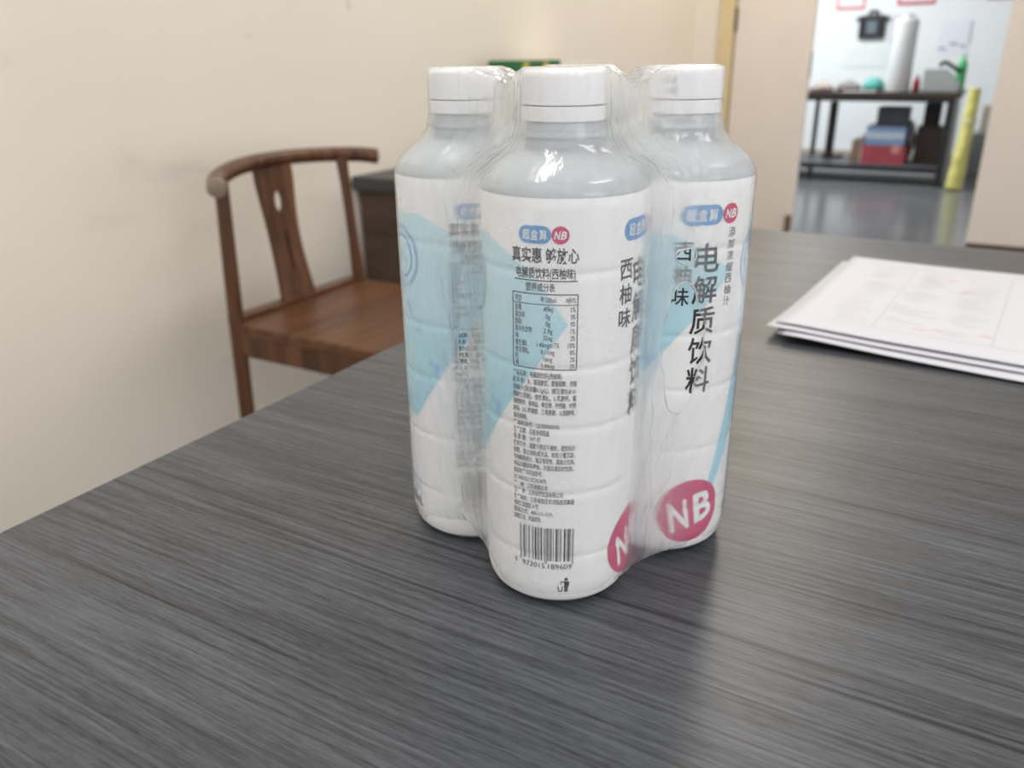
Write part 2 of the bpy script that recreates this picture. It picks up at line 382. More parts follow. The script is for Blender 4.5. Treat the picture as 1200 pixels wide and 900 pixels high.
# label sleeve: a fine grid whose vertex colours carry the flat print
def smooth(a, b, x):
    t = np.clip((x - a) / (b - a), 0, 1); return t * t * (3 - 2 * t)
NU, NV = 480, 330
zs = np.linspace(.0035, LABEL_TOP, NV)
ph = np.linspace(-180, 180, NU + 1)[:-1]
rr = np.array([body_r(z) for z in zs])
P, Z = np.meshgrid(ph, zs)
RRg = np.repeat(rr[:, None], NU, 1)
vx = RRg * np.sin(np.radians(P)); vy = -RRg * np.cos(np.radians(P))
verts = np.stack([vx, vy, Z], -1).reshape(-1, 3)
faces = []
for j in range(NV - 1):
    a = j * NU; b = a + NU
    for i in range(NU):
        k = (i + 1) % NU
        faces.append((a + i, a + k, b + k, b + i))
def label_print():
    def vn(sx, sz, seed):
        out = np.zeros(P.shape)
        ang = np.radians(P)
        X = np.cos(ang) * .033 * sx; Y = np.sin(ang) * .033 * sx; ZZ = Z * sz
        for j in range(NV):
            for i in range(0, NU):
                out[j, i] = noise.noise((X[j, i] + seed, Y[j, i], ZZ[j, i]))
        return out
    n1 = vn(260, 260, 3.1); n2 = vn(80, 60, 8.2)
    white = np.array([.90, .905, .91]); blue = np.array([.42, .71, .83]); blue_hi = np.array([.64, .83, .89]); deep = np.array([.14, .30, .62])
    A = np.ones(P.shape + (3,)) * white
    def blend(A, c, k): return A * (1 - k[..., None]) + c * k[..., None]
    # wave of pale blue left of the facts panel, its lower right side cut by a slope
    topz = .163 - .00022 * np.maximum(0, P + 62) - .0000085 * np.maximum(0, P + 40) ** 2 + .0012 * n2
    slope = .085 + (P + 51) * (.040 / 49)
    k1 = smooth(-.0006, .0006, topz - Z) * smooth(-.0005, .0005, Z - slope) * (P < 12) * (P > -106) * smooth(.061, .067, Z)
    # the face on the far side: blue left of a slope under the name, blue again to its right
    Q = np.where(P < 0, P + 360, P) - 183.0
    slope2 = .089 + (Q + 27) * (.046 / 68)
    topz2 = .158 - .00035 * np.maximum(0, Q - 0) + .0012 * n2
    k2 = smooth(-.0006, .0006, Z - slope2) * smooth(-.0006, .0012, topz2 - Z) * (Q > -70) * (Q < 48)
    edge3 = 47 + (Z - .045) * (25 / .055)
    k3 = smooth(-.6, .6, Q - edge3) * (Q < 77) * smooth(-.003, .003, Z - .031 - np.maximum(0, Q - 47) * .0011) * smooth(.0, .02, .145 - Z + .0006 * (Q - 60))
    for k in (k1, k2, k3):
        grad = smooth(.08, .165, Z)
        c = blue[None, None] * (1 - .75 * grad[..., None]) + blue_hi[None, None] * .75 * grad[..., None]
        A = A * (1 - k[..., None]) + c * k[..., None]
    # darker splashes of water running down into the slopes
    s1 = np.exp(-((Z - (.112 - (P + 75) * .00085)) / .0042) ** 2) * smooth(-.1, .35, n1) * k1 * (P > -110)
    s2 = np.exp(-((Z - (.103 - (Q + 22) * .0004)) / .005) ** 2) * smooth(-.1, .35, n1) * k2 * (Q < 10)
    s3 = np.exp(-((Z - (.095 - (Q - 70) * .0012)) / .007) ** 2) * smooth(-.2, .4, n1) * k3
    s4 = np.exp(-((Z - .026) / .005) ** 2 - ((P + 88) / 13) ** 2) * smooth(-.25, .3, n1)
    s5 = np.exp(-((P + 90) / 20) ** 2 - ((Z - .143) / .009) ** 2) * smooth(-.2, .3, n1 + .4 * n2) * .8
    for s in (s1, s2, s3, s4, s5): A = blend(A, deep, np.clip(s * .62, 0, .62))
    return A
art = label_print()
me = bpy.data.meshes.new('label'); me.from_pydata(verts.tolist(), [], faces); me.update()
ca = me.color_attributes.new('print', 'FLOAT_COLOR', 'POINT')
buf = np.ones((NU * NV, 4), np.float32); buf[:, :3] = art.reshape(-1, 3); ca.data.foreach_set('color', buf.ravel())
label = link('label', me, M_LABEL, BOT, True)

# flat print on the label ------------------------------------------------
INK = mat('black_ink', (.03, .03, .035), .4)
GREY_INK = mat('dark_grey_ink', (.07, .07, .08), .4)
BLUE_INK = mat('logo_blue_ink', (.115, .33, .62), .35)
RED_INK = mat('logo_red_ink', (.60, .045, .14), .35)
PINK_INK = mat('large_emblem_pink_ink', (.62, .075, .20), .35)
WHITE_INK = mat('white_ink', (.86, .87, .88), .35)
PALE_INK = mat('badge_blue_ink', (.20, .40, .72), .35)
_tc = {}
def glyphs(s, bold=0.0, shear=0.0, res=2):
    key = (s, bold, shear, res)
    if key in _tc: return _tc[key]
    c = bpy.data.curves.new('t', 'FONT'); c.body = s; c.size = 1; c.offset = bold; c.shear = shear; c.resolution_u = res; c.fill_mode = 'FRONT'
    to = bpy.data.objects.new('t', c); COL.objects.link(to)
    dg = bpy.context.evaluated_depsgraph_get(); dg.update()
    me = bpy.data.meshes.new_from_object(to.evaluated_get(dg))
    v = np.array([q.co[:2] for q in me.vertices]).reshape(-1, 2); f = [tuple(p.vertices) for p in me.polygons]
    bpy.data.objects.remove(to); bpy.data.curves.remove(c); bpy.data.meshes.remove(me)
    _tc[key] = (v, f); return v, f
class Print:
    """gathers flat shapes given on the unrolled label (angle in degrees, height in metres)"""
    def __init__(s, lift): s.v = []; s.f = []; s.lift = lift
    def add(s, v, f):
        n = len(s.v); s.v += [tuple(q) for q in v]; s.f += [tuple(i + n for i in q) for q in f]
    def text(s, t, deg0, deg1, z0, z1, bold=.012, shear=0, rot=0):
        v, f = glyphs(t, bold, shear)
        if len(v) == 0: return
        lo, hi = v.min(0), v.max(0)
        w = np.zeros_like(v)
        w[:, 0] = (v[:, 0] - lo[0]) / (hi[0] - lo[0]); w[:, 1] = (v[:, 1] - lo[1]) / (hi[1] - lo[1])
        a = rad(deg0) * R0; b = rad(deg1) * R0
        q = np.stack([a + w[:, 0] * (b - a), z0 + w[:, 1] * (z1 - z0)], 1)
        if rot:
            c = np.array([(a + b) / 2, (z0 + z1) / 2]); d = q - c; cr, sr = math.cos(rad(rot)), math.sin(rad(rot))
            q = c + np.stack([d[:, 0] * cr - d[:, 1] * sr, d[:, 0] * sr + d[:, 1] * cr], 1)
        s.add(q, f)
    def line(s, t, deg0, deg1, zb, h, bold=.012):
        # one line of text: CJK em box of height h standing on zb, squeezed to run deg0..deg1
        v, f = glyphs(t, bold)
        lo, hi = v[:, 0].min(), v[:, 0].max()
        a = rad(deg0) * R0; b = rad(deg1) * R0
        s.add(np.stack([a + (v[:, 0] - lo) / (hi - lo) * (b - a), zb + (v[:, 1] + .12) * h], 1), f)
    def rect(s, deg0, deg1, z0, z1):
        n = max(1, int(abs(deg1 - deg0) / 4)); v = []; f = []
        for i in range(n + 1):
            a = rad(deg0 + (deg1 - deg0) * i / n) * R0; v += [(a, z0), (a, z1)]
            if i: k = 2 * i; f.append((k - 2, k, k + 1, k - 1))
        s.add(v, f)
    def pill(s, deg0, deg1, z0, z1):
        a = rad(deg0) * R0; b = rad(deg1) * R0; h = (z1 - z0) / 2; zc = (z0 + z1) / 2; N = 28; v = []; f = []
        for i in range(N + 1):
            x = a + (b - a) * (.5 - .5 * math.cos(PI * i / N))
            y = h
            if x < a + h: y = math.sqrt(max(0, h * h - (a + h - x) ** 2))
            if x > b - h: y = math.sqrt(max(0, h * h - (x - b + h) ** 2))
            y = max(y, 1e-5); v += [(x, zc - y), (x, zc + y)]
            if i: k = 2 * i; f.append((k - 2, k, k + 1, k - 1))
        s.add(v, f)
    def disc(s, deg, zc, r, r_in=0.0, sx=1.0, seg=56, rings=8):
        c = rad(deg) * R0; v = []; f = []
        rs = [r_in + (r - r_in) * k / rings for k in range(rings + 1)]
        if r_in == 0: rs[0] = 1e-5
        for q in rs: v += [(c + sx * q * math.cos(2 * PI * i / seg), zc + q * math.sin(2 * PI * i / seg)) for i in range(seg)]
        for k in range(rings):
            for i in range(seg): f.append((k * seg + i, k * seg + (i + 1) % seg, (k + 1) * seg + (i + 1) % seg, (k + 1) * seg + i))
        s.add(v, f)
    def poly(s, pts): s.add(pts, [tuple(range(len(pts)))])
    def build(s, name, m, parent, fine=False):
        # cut long faces up so that they follow the round and the ribs of the bottle
        bm = bmesh.new(); vs_ = [bm.verts.new((a, z, 0)) for (a, z) in s.v]
        for f in s.f:
            try: bm.faces.new([vs_[i] for i in f])
            except ValueError: pass
        bmesh.ops.triangulate(bm, faces=bm.faces[:])
        def long_edge(e):
            p, q = e.verts[0].co, e.verts[1].co
            if abs(p.x - q.x) > .0014: return True
            lo, hi = min(p.y, q.y), max(p.y, q.y)
            return hi - lo > .0007 and any(lo < g + .0026 and hi > g - .0026 for g in GROOVES + (.002, .006, .010))
        for _ in range(9):
            le = [e for e in bm.edges if long_edge(e)]
            if not le: break
            bmesh.ops.subdivide_edges(bm, edges=le, cuts=1)
            bmesh.ops.triangulate(bm, faces=bm.faces[:])
        bm.verts.index_update()
        s.v = [(v.co.x, v.co.y) for v in bm.verts]; s.f = [tuple(v.index for v in f.verts) for f in bm.faces]; bm.free()
        out = []
        for (a, z) in s.v:
            r = body_r(min(z, .178)) + s.lift; t = a / R0
            out.append((r * math.sin(t), -r * math.cos(t), z))
        o = pyobj(name, out, s.f, m, parent)
        if fine: o['kind'] = 'stuff'
        return o

L1, L2 = .00016, .00030
# small logo over the facts panel, and one over each name column
def one(name, m, lift, *args, **kw):
    p = Print(lift); p.text(*args, **kw); p.build(name, m, label)
def logo(d0, d1, z0, z1):
    p = Print(L1); p.pill(d0, d1, z0, z1); p.build('logo_pill', BLUE_INK, label)
    m = .16 * (d1 - d0); h = z1 - z0
    a0 = d0 + m * .7; w_ = (d1 - m * .7 - a0) / 3
    for i, ch in enumerate('超盒算'): one('logo_character', WHITE_INK, L2, ch, a0 + (i + .05) * w_, a0 + (i + .95) * w_, z0 + h * .2, z1 - h * .2, .012)
    r_ = h / 2; c = d1 + math.degrees(r_ / R0) * 1.03
    p = Print(L1); p.disc(c, (z0 + z1) / 2, r_); p.build('logo_disc', RED_INK, label)
    dg = math.degrees(r_ * .72 / R0)
    one('logo_letter', WHITE_INK, L2, 'N', c - dg, c + dg * .05, z0 + h * .27, z1 - h * .27, .03, .25)
    one('logo_letter', WHITE_INK, L2, 'B', c - dg * .02, c + dg, z0 + h * .27, z1 - h * .27, .03, .25)
logo(-29, -6.8, .1620, .1686)
for dx in (0.0, 140.0):
    logo(46 + dx, 79 + dx, .1608, .1692)
    for i, ch in enumerate('西柚味'):
        z = .1500 - i * .0098; one('flavour_character', INK, L1, ch, 43.4 + dx, 56.8 + dx, z - .0040, z + .0040, .010)
    for i, ch in enumerate('电解质饮料'):
        z = .1470 - i * .0138; one('name_character', INK, L1, ch, 59 + dx, 79 + dx, z - .0062, z + .0062, .012)
    for i, ch in enumerate('添加浓缩西柚汁'):
        z = .1570 - i * .0050; one('side_character', GREY_INK, L1, ch, 86.3 + dx, 93.3 + dx, z - .0021, z + .0021, .0)
    p = Print(L1); p.disc(71 + dx, .0245, .0168, seg=72, rings=12); p.build('large_emblem', PINK_INK, label)
    for ch, a0, a1, dz in (('N', 51, 70.5, -.0018), ('B', 72.5, 92, .0018)):
        one('large_letter', WHITE_INK, L2, ch, a0 + dx, a1 + dx, .0165 + dz, .0325 + dz, .03, .12, 14)
# headline, facts table, ingredients
D0, D1 = -34.5, 11.5
head = Print(L1)
head.line('真实惠 够放心', D0, 11.5, .1545, .0062, .014)
head.line('电解质饮料(西柚味)', D0 + 3, 9.5, .1485, .0046, .010)
head.rect(D0 + 2, 11, .1478, .1482)
facts = Print(L1)
facts.line('营养成分表', -24, -4, .1437, .0036, .008)
tz1, tz0 = .1430, .1122
for (a, b, c, d) in ((D0, D1, tz1 - .0004, tz1), (D0, D1, tz0, tz0 + .0004), (D0, D0 + .6, tz0, tz1), (D1 - .6, D1, tz0, tz1), (D0, D1, .1386, .1389)): facts.rect(a, b, c, d)
rows = (('项目', '每100ml', 'NRV%'), ('能量', '49kJ', '1%'), ('蛋白质', '0g', '0%'), ('脂肪', '0g', '0%'), ('碳水化合物', '2.9g', '1%'), ('钠', '32mg', '2%'), ('维生素E', '1.40mgα-TE', '10%'), ('维生素B₆', '0.11mg', '8%'), ('钙', '16mg', '2%'), ('锌', '0.40mg', '3%'))
for i, (a, b, c) in enumerate(rows):
    z = .1393 if i == 0 else .1386 - i * .00288
    def wid(t): return sum(2.55 if ord(ch) > 0x2e80 else 1.55 for ch in t)
    facts.line(a, D0 + 2, D0 + 2 + wid(a), z, .0027, .004)
    facts.line(b, -8.5 - wid(b) / 2, -8.5 + wid(b) / 2, z, .0028, .002)
    facts.line(c, 9.8 - wid(c), 9.8, z, .0028, .002)
body = Print(L1)
LINES = (('产品名称：电解质饮料(西柚味)', .78), ('配 料 表：水、葡萄糖浆、聚葡萄糖、浓缩', 1), ('西柚汁(添加量0.1g/L)、维生素E(dl-α-', 1), ('醋酸生育酚)、维生素B₆、L-乳酸钙、葡', 1), ('萄糖酸锌、食用盐、氯化钾、柠檬酸、柠檬', 1), ('酸钠、DL-苹果酸、三氯蔗糖、山梨酸钾、', .99), ('食用香精。', .25), ('产品标准号：QUSSR0003S', .75), ('生产日期：见瓶身或瓶盖', .6), ('保 质 期：10个月', .45), ('贮存条件：请置于阴凉干燥处，避免阳光', 1), ('直晒，禁止加热或冷冻，如有少量沉淀，', 1), ('为电解质成分，属正常现象，请放心饮用。', 1), ('本品冷藏风味更佳，开盖后请及时饮用。', .98), ('食品生产许可证编号：', .5), ('SC10632132202475', .56), ('产    地：江苏省宿迁市', .58), ('生 产 商：江苏尚然饮品有限公司', .82), ('生产地址：江苏省宿迁市沭阳县刘集镇', 1), ('纺织工业园区 8 号', .43), ('联系方式：400-111-7171', .65), ('食用方法：开盖即饮', .47))
for i, (t, fr) in enumerate(LINES):
    body.line(t, D0, D0 + (D1 - D0) * fr, .1085 - i * .00312, .0027, .006)
# EAN-13
code = '6973015189609'
LC = ['0001101', '0011001', '0010011', '0111101', '0100011', '0110001', '0101111', '0111011', '0110111', '0001011']
par = {'6': 'LGGGLL'}[code[0]]
bits = '101'
for c, q in zip(code[1:7], par):
    s = LC[int(c)]
    bits += s if q == 'L' else ''.join('1' if x == '0' else '0' for x in s)[::-1]
bits += '01010'
for c in code[7:]: bits += ''.join('1' if x == '0' else '0' for x in LC[int(c)])
bits += '101'
bar = Print(L1)
b0, b1 = -29.5, 12.0; stp = (b1 - b0) / len(bits); i = 0
while i < len(bits):
    if bits[i] == '1':
        j = i
        while j < len(bits) and bits[j] == '1': j += 1
        guard = i < 3 or i >= len(bits) - 3 or 45 <= i < 50
        bar.rect(b0 + i * stp, b0 + j * stp - .08, .0232 if guard else .0245, .0408); i = j
    else: i += 1
bar.text('6', -34, -32, .0212, .0238, .0)
bar.text('973015', -27.5, -9.5, .0206, .0232, .0)
bar.text('189609', -7, 10.8, .0206, .0232, .0)
# keep-tidy figure dropping litter in a bin
fig = Print(L1)
def mm(x, z): return (rad(4.2) * R0 + x * .001, .0086 + z * .001)
fig.disc(math.degrees(mm(1.5, 0)[0] / R0), mm(0, 6.9)[1], .00075, seg=20, rings=2)
fig.poly([mm(.7, 5.9), mm(.7, 3.0), mm(2.3, 3.0), mm(2.3, 5.9)])
fig.poly([mm(2.35, 5.9), mm(2.35, 3.3), mm(2.8, 3.3), mm(2.8, 5.6)])
fig.poly([mm(-1.2, 5.8), mm(-1.2, 5.3), mm(.7, 5.3), mm(.7, 5.85)])
fig.poly([mm(.75, 3.0), mm(.75, .3), mm(1.4, .3), mm(1.4, 3.0)]); fig.poly([mm(1.6, 3.0), mm(1.6, .3), mm(2.25, .3), mm(2.25, 3.0)])
fig.poly([mm(-1.05, 4.9), mm(-1.05, 4.3), mm(-.6, 4.3), mm(-.6, 4.9)])
for q in (((-2.3, 3.4), (-1.9, 3.4), (-1.35, .3), (-1.75, .3)), ((.2, 3.4), (-.2, 3.4), (-.65, .3), (-.25, .3)), ((-1.7, .3), (-1.7, .75), (-.3, .75), (-.3, .3))): fig.poly([mm(*t) for t in q])
# round badge and volume mark at the left of the facts panel
badge = Print(L1)
badge.disc(-90, .1425, .0142, .0137, rings=1, seg=96); badge.disc(-90, .1425, .0130, .0127, rings=1, seg=96); badge.disc(-90, .1425, .0098, .0090, rings=1, seg=64)
vol = Print(L1)
vol.text('500mL', -104, -76, .0140, .0205, .01); vol.rect(-104, -76, .0108, .0112)

head.build('headline_text', INK, label, True)
facts.build('nutrition_table', GREY_INK, label, True)
body.build('ingredient_text', GREY_INK, label, True)
bar.build('barcode', INK, label, True)
fig.build('litter_bin_icon', INK, label, True)
badge.build('round_badge', PALE_INK, label, True)
vol.build('volume_text', GREY_INK, label, True)

TZ = .75
SPOTS = (
    ((-.146, .299), 26.0, 'front bottle of the pack, nearest the camera, barcode facing forward'),
    ((-.119, .360), 18.3 - 140.0 + 43.0 - 43.0, 'right bottle of the pack, black lettering seen through a tear in the film'),
    ((-.207, .325), 52.5, 'left bottle of the pack, beside the chair, its facts panel blurred by film'),
    ((-.180, .386), 100.0, 'rear bottle of the pack, hidden behind the front bottle'),
)
SPOTS = (SPOTS[0], (SPOTS[1][0], 18.3 - 140 - 43, SPOTS[1][2]), SPOTS[2], SPOTS[3])
trees = [BOT] + [copy_tree(BOT) for _ in range(3)]
for o, (xy, rz, lab) in zip(trees, SPOTS):
    o.location = (*xy, TZ + .0002); o.rotation_euler = (0, 0, rad(rz)); o['label'] = lab
# smeared grey date stamp on the cap of the right bottle
rc = [c for c in trees[1].children if c.name.startswith('cap')][0]
def stamp():
    v = []; f = []
    th0 = rad(-71.7 - 36 - SPOTS[1][1])
    for row, (za, zb) in enumerate(((.2158, .2185), (.2118, .2142))):
        for k, wdt in enumerate((.02, .035, .03, .05, .03)):
            a = th0 + k * .095 + row * .02
            n = len(v)
            for t, z in ((a, za), (a + wdt, za), (a + wdt + .02, zb), (a + .02, zb)): v.append((.01592 * math.cos(t), .01592 * math.sin(t), z))
            f.append((n, n + 1, n + 2, n + 3))
    return pyobj('date_stamp', v, f, mat('faded_grey_ink', (.42, .42, .44), .5), rc)
stamp()

# ------------------------------------------------------------------ shrink film round the four bottles
CEN = np.array([np.mean([s[0][0] for s in SPOTS]), np.mean([s[0][1] for s in SPOTS])])
CS = [np.array(s[0]) - CEN for s in SPOTS]
order = sorted(range(4), key=lambda i: math.atan2(CS[i][1], CS[i][0]))
CS = [CS[i] for i in order]
FR_Z = [.0004, .004, .010, .014, .176, .180, .184, .187, .190, .1925, .197, .2035, .2205, .2222]
FR_R = [.0272, .0312, .0331, .0336, .0336, .0333, .0314, .0284, .0245, .0214, .0183, .0168, .0166, .0158]
NA, NB_ = 40, 76       # samples on each corner arc, on each bridge
def film_outline(r, sag):
    """rounded square round the four axes; returns points, bridge factor (0 on a bottle, 1 mid bridge), outward normal"""
    pts = []; br = []; nn = []
    for i in range(4):
        c = CS[i]; nx = CS[(i + 1) % 4]; pv = CS[(i - 1) % 4]
        d0 = c - pv; d1 = nx - c
        a0 = math.atan2(d0[1], d0[0]) - PI / 2; a1 = math.atan2(d1[1], d1[0]) - PI / 2
        while a1 < a0: a1 += 2 * PI
        for k in range(NA):
            t = k / (NA - 1); a = a0 + (a1 - a0) * t
            n = np.array([math.cos(a), math.sin(a)])
            pts.append(c + r * n); br.append(0); nn.append(n)
        n = np.array([math.cos(a1), math.sin(a1)])
        for k in range(1, NB_ + 1):
            t = k / (NB_ + 1); b = math.sin(PI * t) ** 1.3
            pts.append(c + r * n + d1 * t - n * sag * b); br.append(b); nn.append(n)
    return np.array(pts), np.array(br), np.array(nn)
def top_z(x, y):
    d = min(math.hypot(x - c[0], y - c[1]) for c in CS)
    return .2224 - min(.011, .42 * max(0, d - .0165))
zrow = np.concatenate([np.linspace(.0004, .014, 9)[:-1], np.linspace(.014, .176, 84)[:-1], np.linspace(.176, .2222, 44)])
V = []; H = []
NO = 4 * (NA + NB_)
for z in zrow:
    r = float(np.interp(z, FR_Z, FR_R))
    up = float(smooth(.170, .205, np.array(z))); low = float(smooth(.03, .0, np.array(z)))
    sag = .0040 + .0065 * up - .0012 * low
    pts, br, nn = film_outline(r, sag)
    for idx, (p, b, n) in enumerate(zip(pts, br, nn)):
        i_ = idx // (NA + NB_); open_side = {order[i_], order[(i_ + 1) % 4]} == {0, 2}
        k = .35 + .65 * b
        up2 = float(smooth(.19, .222, np.array(z)))
        q = Vector((p[0] * 160, p[1] * 160, z * 60))
        disp = noise.noise(q) * .0011 * b + noise.noise(q * 2.6) * .0005 * b
        ang = math.atan2(n[1], n[0])
        # pleats pulled out of the bridges round the caps
        disp += (noise.noise(Vector((p[0] * 520, p[1] * 520, z * 25))) * .0013 + noise.noise(Vector((p[0] * 1200, p[1] * 1200, z * 40))) * .0005) * up2 * (.22 + b)
        disp += (noise.noise(Vector((p[0] * 330, p[1] * 330, z * 110 + 7))) * .0008) * b * (1 - up2)
        disp = max(disp, -.0002 if b < .1 else -.004)
        x, y = p + n * disp
        for c in CS:   # the film never cuts into a bottle
            dd = math.hypot(x - c[0], y - c[1])
            if dd < r - .0001:
                k_ = (r - .0001) / max(dd, 1e-6); x, y = c[0] + (x - c[0]) * k_, c[1] + (y - c[1]) * k_
        # the bridge hangs between the caps, and lifts off the table between the feet
        zz = z - up2 * (.2224 - top_z(x, y)) + low * b * (.016 if open_side else .0035)
        V.append((x, y, zz))
        hz = .16 + .55 * b + .42 * up2 + .30 * up * (1 - up2)
        hz += .12 * noise.noise(Vector((x * 70, y * 70, zz * 45))) + .08 * noise.noise(Vector((x * 200, y * 200, zz * 60)))
        H.append(min(1, max(0.02, hz)))
NR = len(zrow); F_ = []
for j in range(NR - 1):
    for i in range(NO):
        k = (i + 1) % NO; F_.append((j * NO + i, j * NO + k, (j + 1) * NO + k, (j + 1) * NO + i))
# the top sheet
base = (NR - 1) * NO; last = [base + i for i in range(NO)]; KT = 26
rim = [V[i] for i in last]
for kk in range(1, KT):
    s = 1 - kk / KT; cur = []
    for i in range(NO):
        x, y = rim[i][0] * s, rim[i][1] * s
        z = top_z(x, y) + (.0004 if kk > 0 else 0)
        d = min(math.hypot(x - c[0], y - c[1]) for c in CS)
        z += (noise.noise(Vector((x * 300, y * 300, 4))) * .0013) * min(1, max(0, d - .0158) * 200)
        z = max(z, .2222) if d < .0155 else z
        cur.append(len(V)); V.append((x, y, z)); H.append(.5 if d < .0155 else .85)
    for i in range(NO):
        k = (i + 1) % NO; F_.append((last[i], last[k], cur[k], cur[i]))
    last = cur
V.append((0, 0, top_z(0, 0))); H.append(.8)
for i in range(NO): F_.append((last[i], last[(i + 1) % NO], len(V) - 1))
# torn holes: centre (pack frame), half width, half height
HOLES_W = [(-.1005, .3260, .108, .0125, .029), (-.1018, .3245, .1500, .0062, .0032), (-.1846, .2831, .1085, .0042, .0095)]   # x, y, height, half width, half height
VA = np.array(V)
rimpts = []
def in_hole(c):
    for (hx, hy, hz, hw, hh) in HOLES_W:
        dx = math.hypot(c[0] + CEN[0] - hx, c[1] + CEN[1] - hy); dz = c[2] - hz
        wob = 1 + .75 * noise.noise(Vector((math.atan2(dz / hh, (c[0] + CEN[0] - hx) / hw) * 1.3, hz * 50, hx * 30)))
        if (dx / hw) ** 2 + (dz / hh) ** 2 < wob and dz < .07: return True
    return False
keep = []
for f in F_:
    c = VA[list(f)].mean(0)
    if not in_hole(c): keep.append(f)
me = bpy.data.meshes.new('shrink_wrap'); me.from_pydata(V, [], keep); me.update()
a = me.attributes.new('haze', 'FLOAT', 'POINT'); a.data.foreach_set('value', np.array(H, np.float32))
bm = bmesh.new(); bm.from_mesh(me)
bmesh.ops.delete(bm, geom=[v for v in bm.verts if not v.link_faces], context='VERTS')
be = [e for e in bm.edges if e.is_boundary and min(v.co.z for v in e.verts) > .03 and max(v.co.z for v in e.verts) < .2]
nb = {}
for e in be:
    for v, o_ in ((e.verts[0], e.verts[1]), (e.verts[1], e.verts[0])): nb.setdefault(v, []).append(o_)
for _ in range(3):
    new = {v: (v.co * .4 + sum((q.co for q in l), Vector()) / len(l) * .6) for v, l in nb.items()}
    for v, c in new.items(): v.co = c
for v, l in nb.items():   # the shrunken edge curls a little outwards
    d = Vector((v.co.x, v.co.y, 0)).normalized(); v.co += d * .0004
loops = []; seen = set()
for v in nb:
    if v in seen: continue
    lp = [v]; seen.add(v); cur = v
    while True:
        nx = [q for q in nb[cur] if q not in seen]
        if not nx: break
        cur = nx[0]; seen.add(cur); lp.append(cur)
    if len(lp) > 8: loops.append([q.co.copy() for q in lp])
bm.to_mesh(me); bm.free()
film = link('shrink_wrap', me, M_FILM, None, True)
film.location = (CEN[0], CEN[1], TZ + .0002)
tag(film, 'clear hazy crinkled shrink film tightly wrapping the pack of four bottles, torn in places', 'plastic wrap')
# shrunken bead along the edge of each tear
for lp in loops:
    bm = bmesh.new(); pts = lp + [lp[0]]
    tube(bm, pts, [max(.00008, .00022 + .0006 * noise.noise(p * 120)) for p in pts], 8)
    obj('torn_edge', bm, mat('melted_film_edge', (.90, .92, .93), .12, .6, trans=.55), film, True)

# ------------------------------------------------------------------ loose papers
M_PAPER = mat('white_paper', (.66, .665, .72), .6, .2, noise_amt=.012, noise_scale=8)
M_PRINT = mat('faint_grey_print', (.55, .55, .58), .6, .1)
M_REDPEN = mat('faint_red_pen', (.80, .42, .45), .6, .1)
def wave(u, v, lift):
    e = math.exp(-v / .035)
    return .0011 * math.sin(9 * u + 1.0 + lift * 60) * e + .0035 * math.exp(-((u / .06) ** 2)) * math.exp(-((v / .06) ** 2)) + .0006 * math.sin(22 * u + 9 * v)
def sheet(label, x, y, rz, z, wd, dp, lift, prints=False):
    NUx, NVy = 36, 26
    vv = []; ff = []
    for j in range(NVy + 1):
        for i in range(NUx + 1):
            u = wd * i / NUx; v = dp * j / NVy
            vv.append((u, v, wave(u, v, lift)))
    n = len(vv); vv += [(a_, b_, c_ - .00035) for (a_, b_, c_) in vv]
    W = NUx + 1
    for j in range(NVy):
        for i in range(NUx):
            k = j * W + i
            ff.append((k, k + 1, k + 1 + W, k + W)); ff.append((n + k, n + k + W, n + k + 1 + W, n + k + 1))
    for i in range(NUx):
        ff.append((i, n + i, n + i + 1, i + 1)); k = NVy * W + i; ff.append((k, k + 1, n + k + 1, n + k))
    for j in range(NVy):
        k = j * W; ff.append((k, k + W, n + k + W, n + k)); k += NUx; ff.append((k, n + k, n + k + W, k + W))
    root = thing('paper_sheet', label, 'paper', (x, y, z), rad(rz), 'sheets of paper lying on the table')
    pyobj('sheet', vv, ff, M_PAPER, root, True)
    if prints:
        def strip(pv, pf, u0, v0, u1, v1, th):
            d = math.hypot(u1 - u0, v1 - v0); nx, ny = -(v1 - v0) / d * th, (u1 - u0) / d * th
            K = max(1, int(d / .012)); b = len(pv)
            for k in range(K + 1):
                t = k / K; u = u0 + (u1 - u0) * t; v = v0 + (v1 - v0) * t
                for sgn in (-1, 1):
                    a_, b_ = u + sgn * nx, v + sgn * ny
                    pv.append((a_, b_, wave(a_, b_, lift) + .00012))
                if k: q = b + 2 * k; pf.append((q - 2, q, q + 1, q - 1))
        pv, pf = [], []
        for (u0, v0, u1, v1) in ((.163, .035, .163, .285), (.186, .035, .186, .285), (.025, .035, .40, .035), (.025, .285, .40, .285), (.072, .035, .072, .285)): strip(pv, pf, u0, v0, u1, v1, .0004)
        rnd = random.Random(5)
        for i in range(26):
            v = .05 + i * .0088
            for k in range(3):
                if rnd.random() < .75: u = .03 + k * .045 + rnd.random() * .01; strip(pv, pf, u, v, u + .012 + rnd.random() * .02, v, .0007)
        pyobj('printed_lines', pv, pf, M_PRINT, root)
        pv, pf = [], []
        for (u, v) in ((.085, .24), (.105, .245), (.12, .20), (.10, .05), (.115, .055), (.15, .06), (.09, .225)):
            strip(pv, pf, u, v, u + .012, v + .004, .0006); strip(pv, pf, u + .004, v + .006, u + .010, v - .002, .0005)
        tag(pyobj('pen_marks', pv, pf, M_REDPEN, root), kind='stuff')
    return root
sheet('topmost large white sheet with a ruled table and faint red pen marks', -.137, .703, -3.6, .7580, .42, .312, .0, True)
sheet('middle white sheet, corner sticking out left under the top sheet', -.1425, .694, -3.2, .7558, .42, .300, .01)
sheet('lowest white sheet of the pile, front edge sticking out toward the camera', -.127, .6835, -4.6, .7536, .42, .305, .02)
sheet('second lowest white sheet, almost hidden between the others in the pile', -.133, .694, -3.9, .7514, .42, .300, .03)

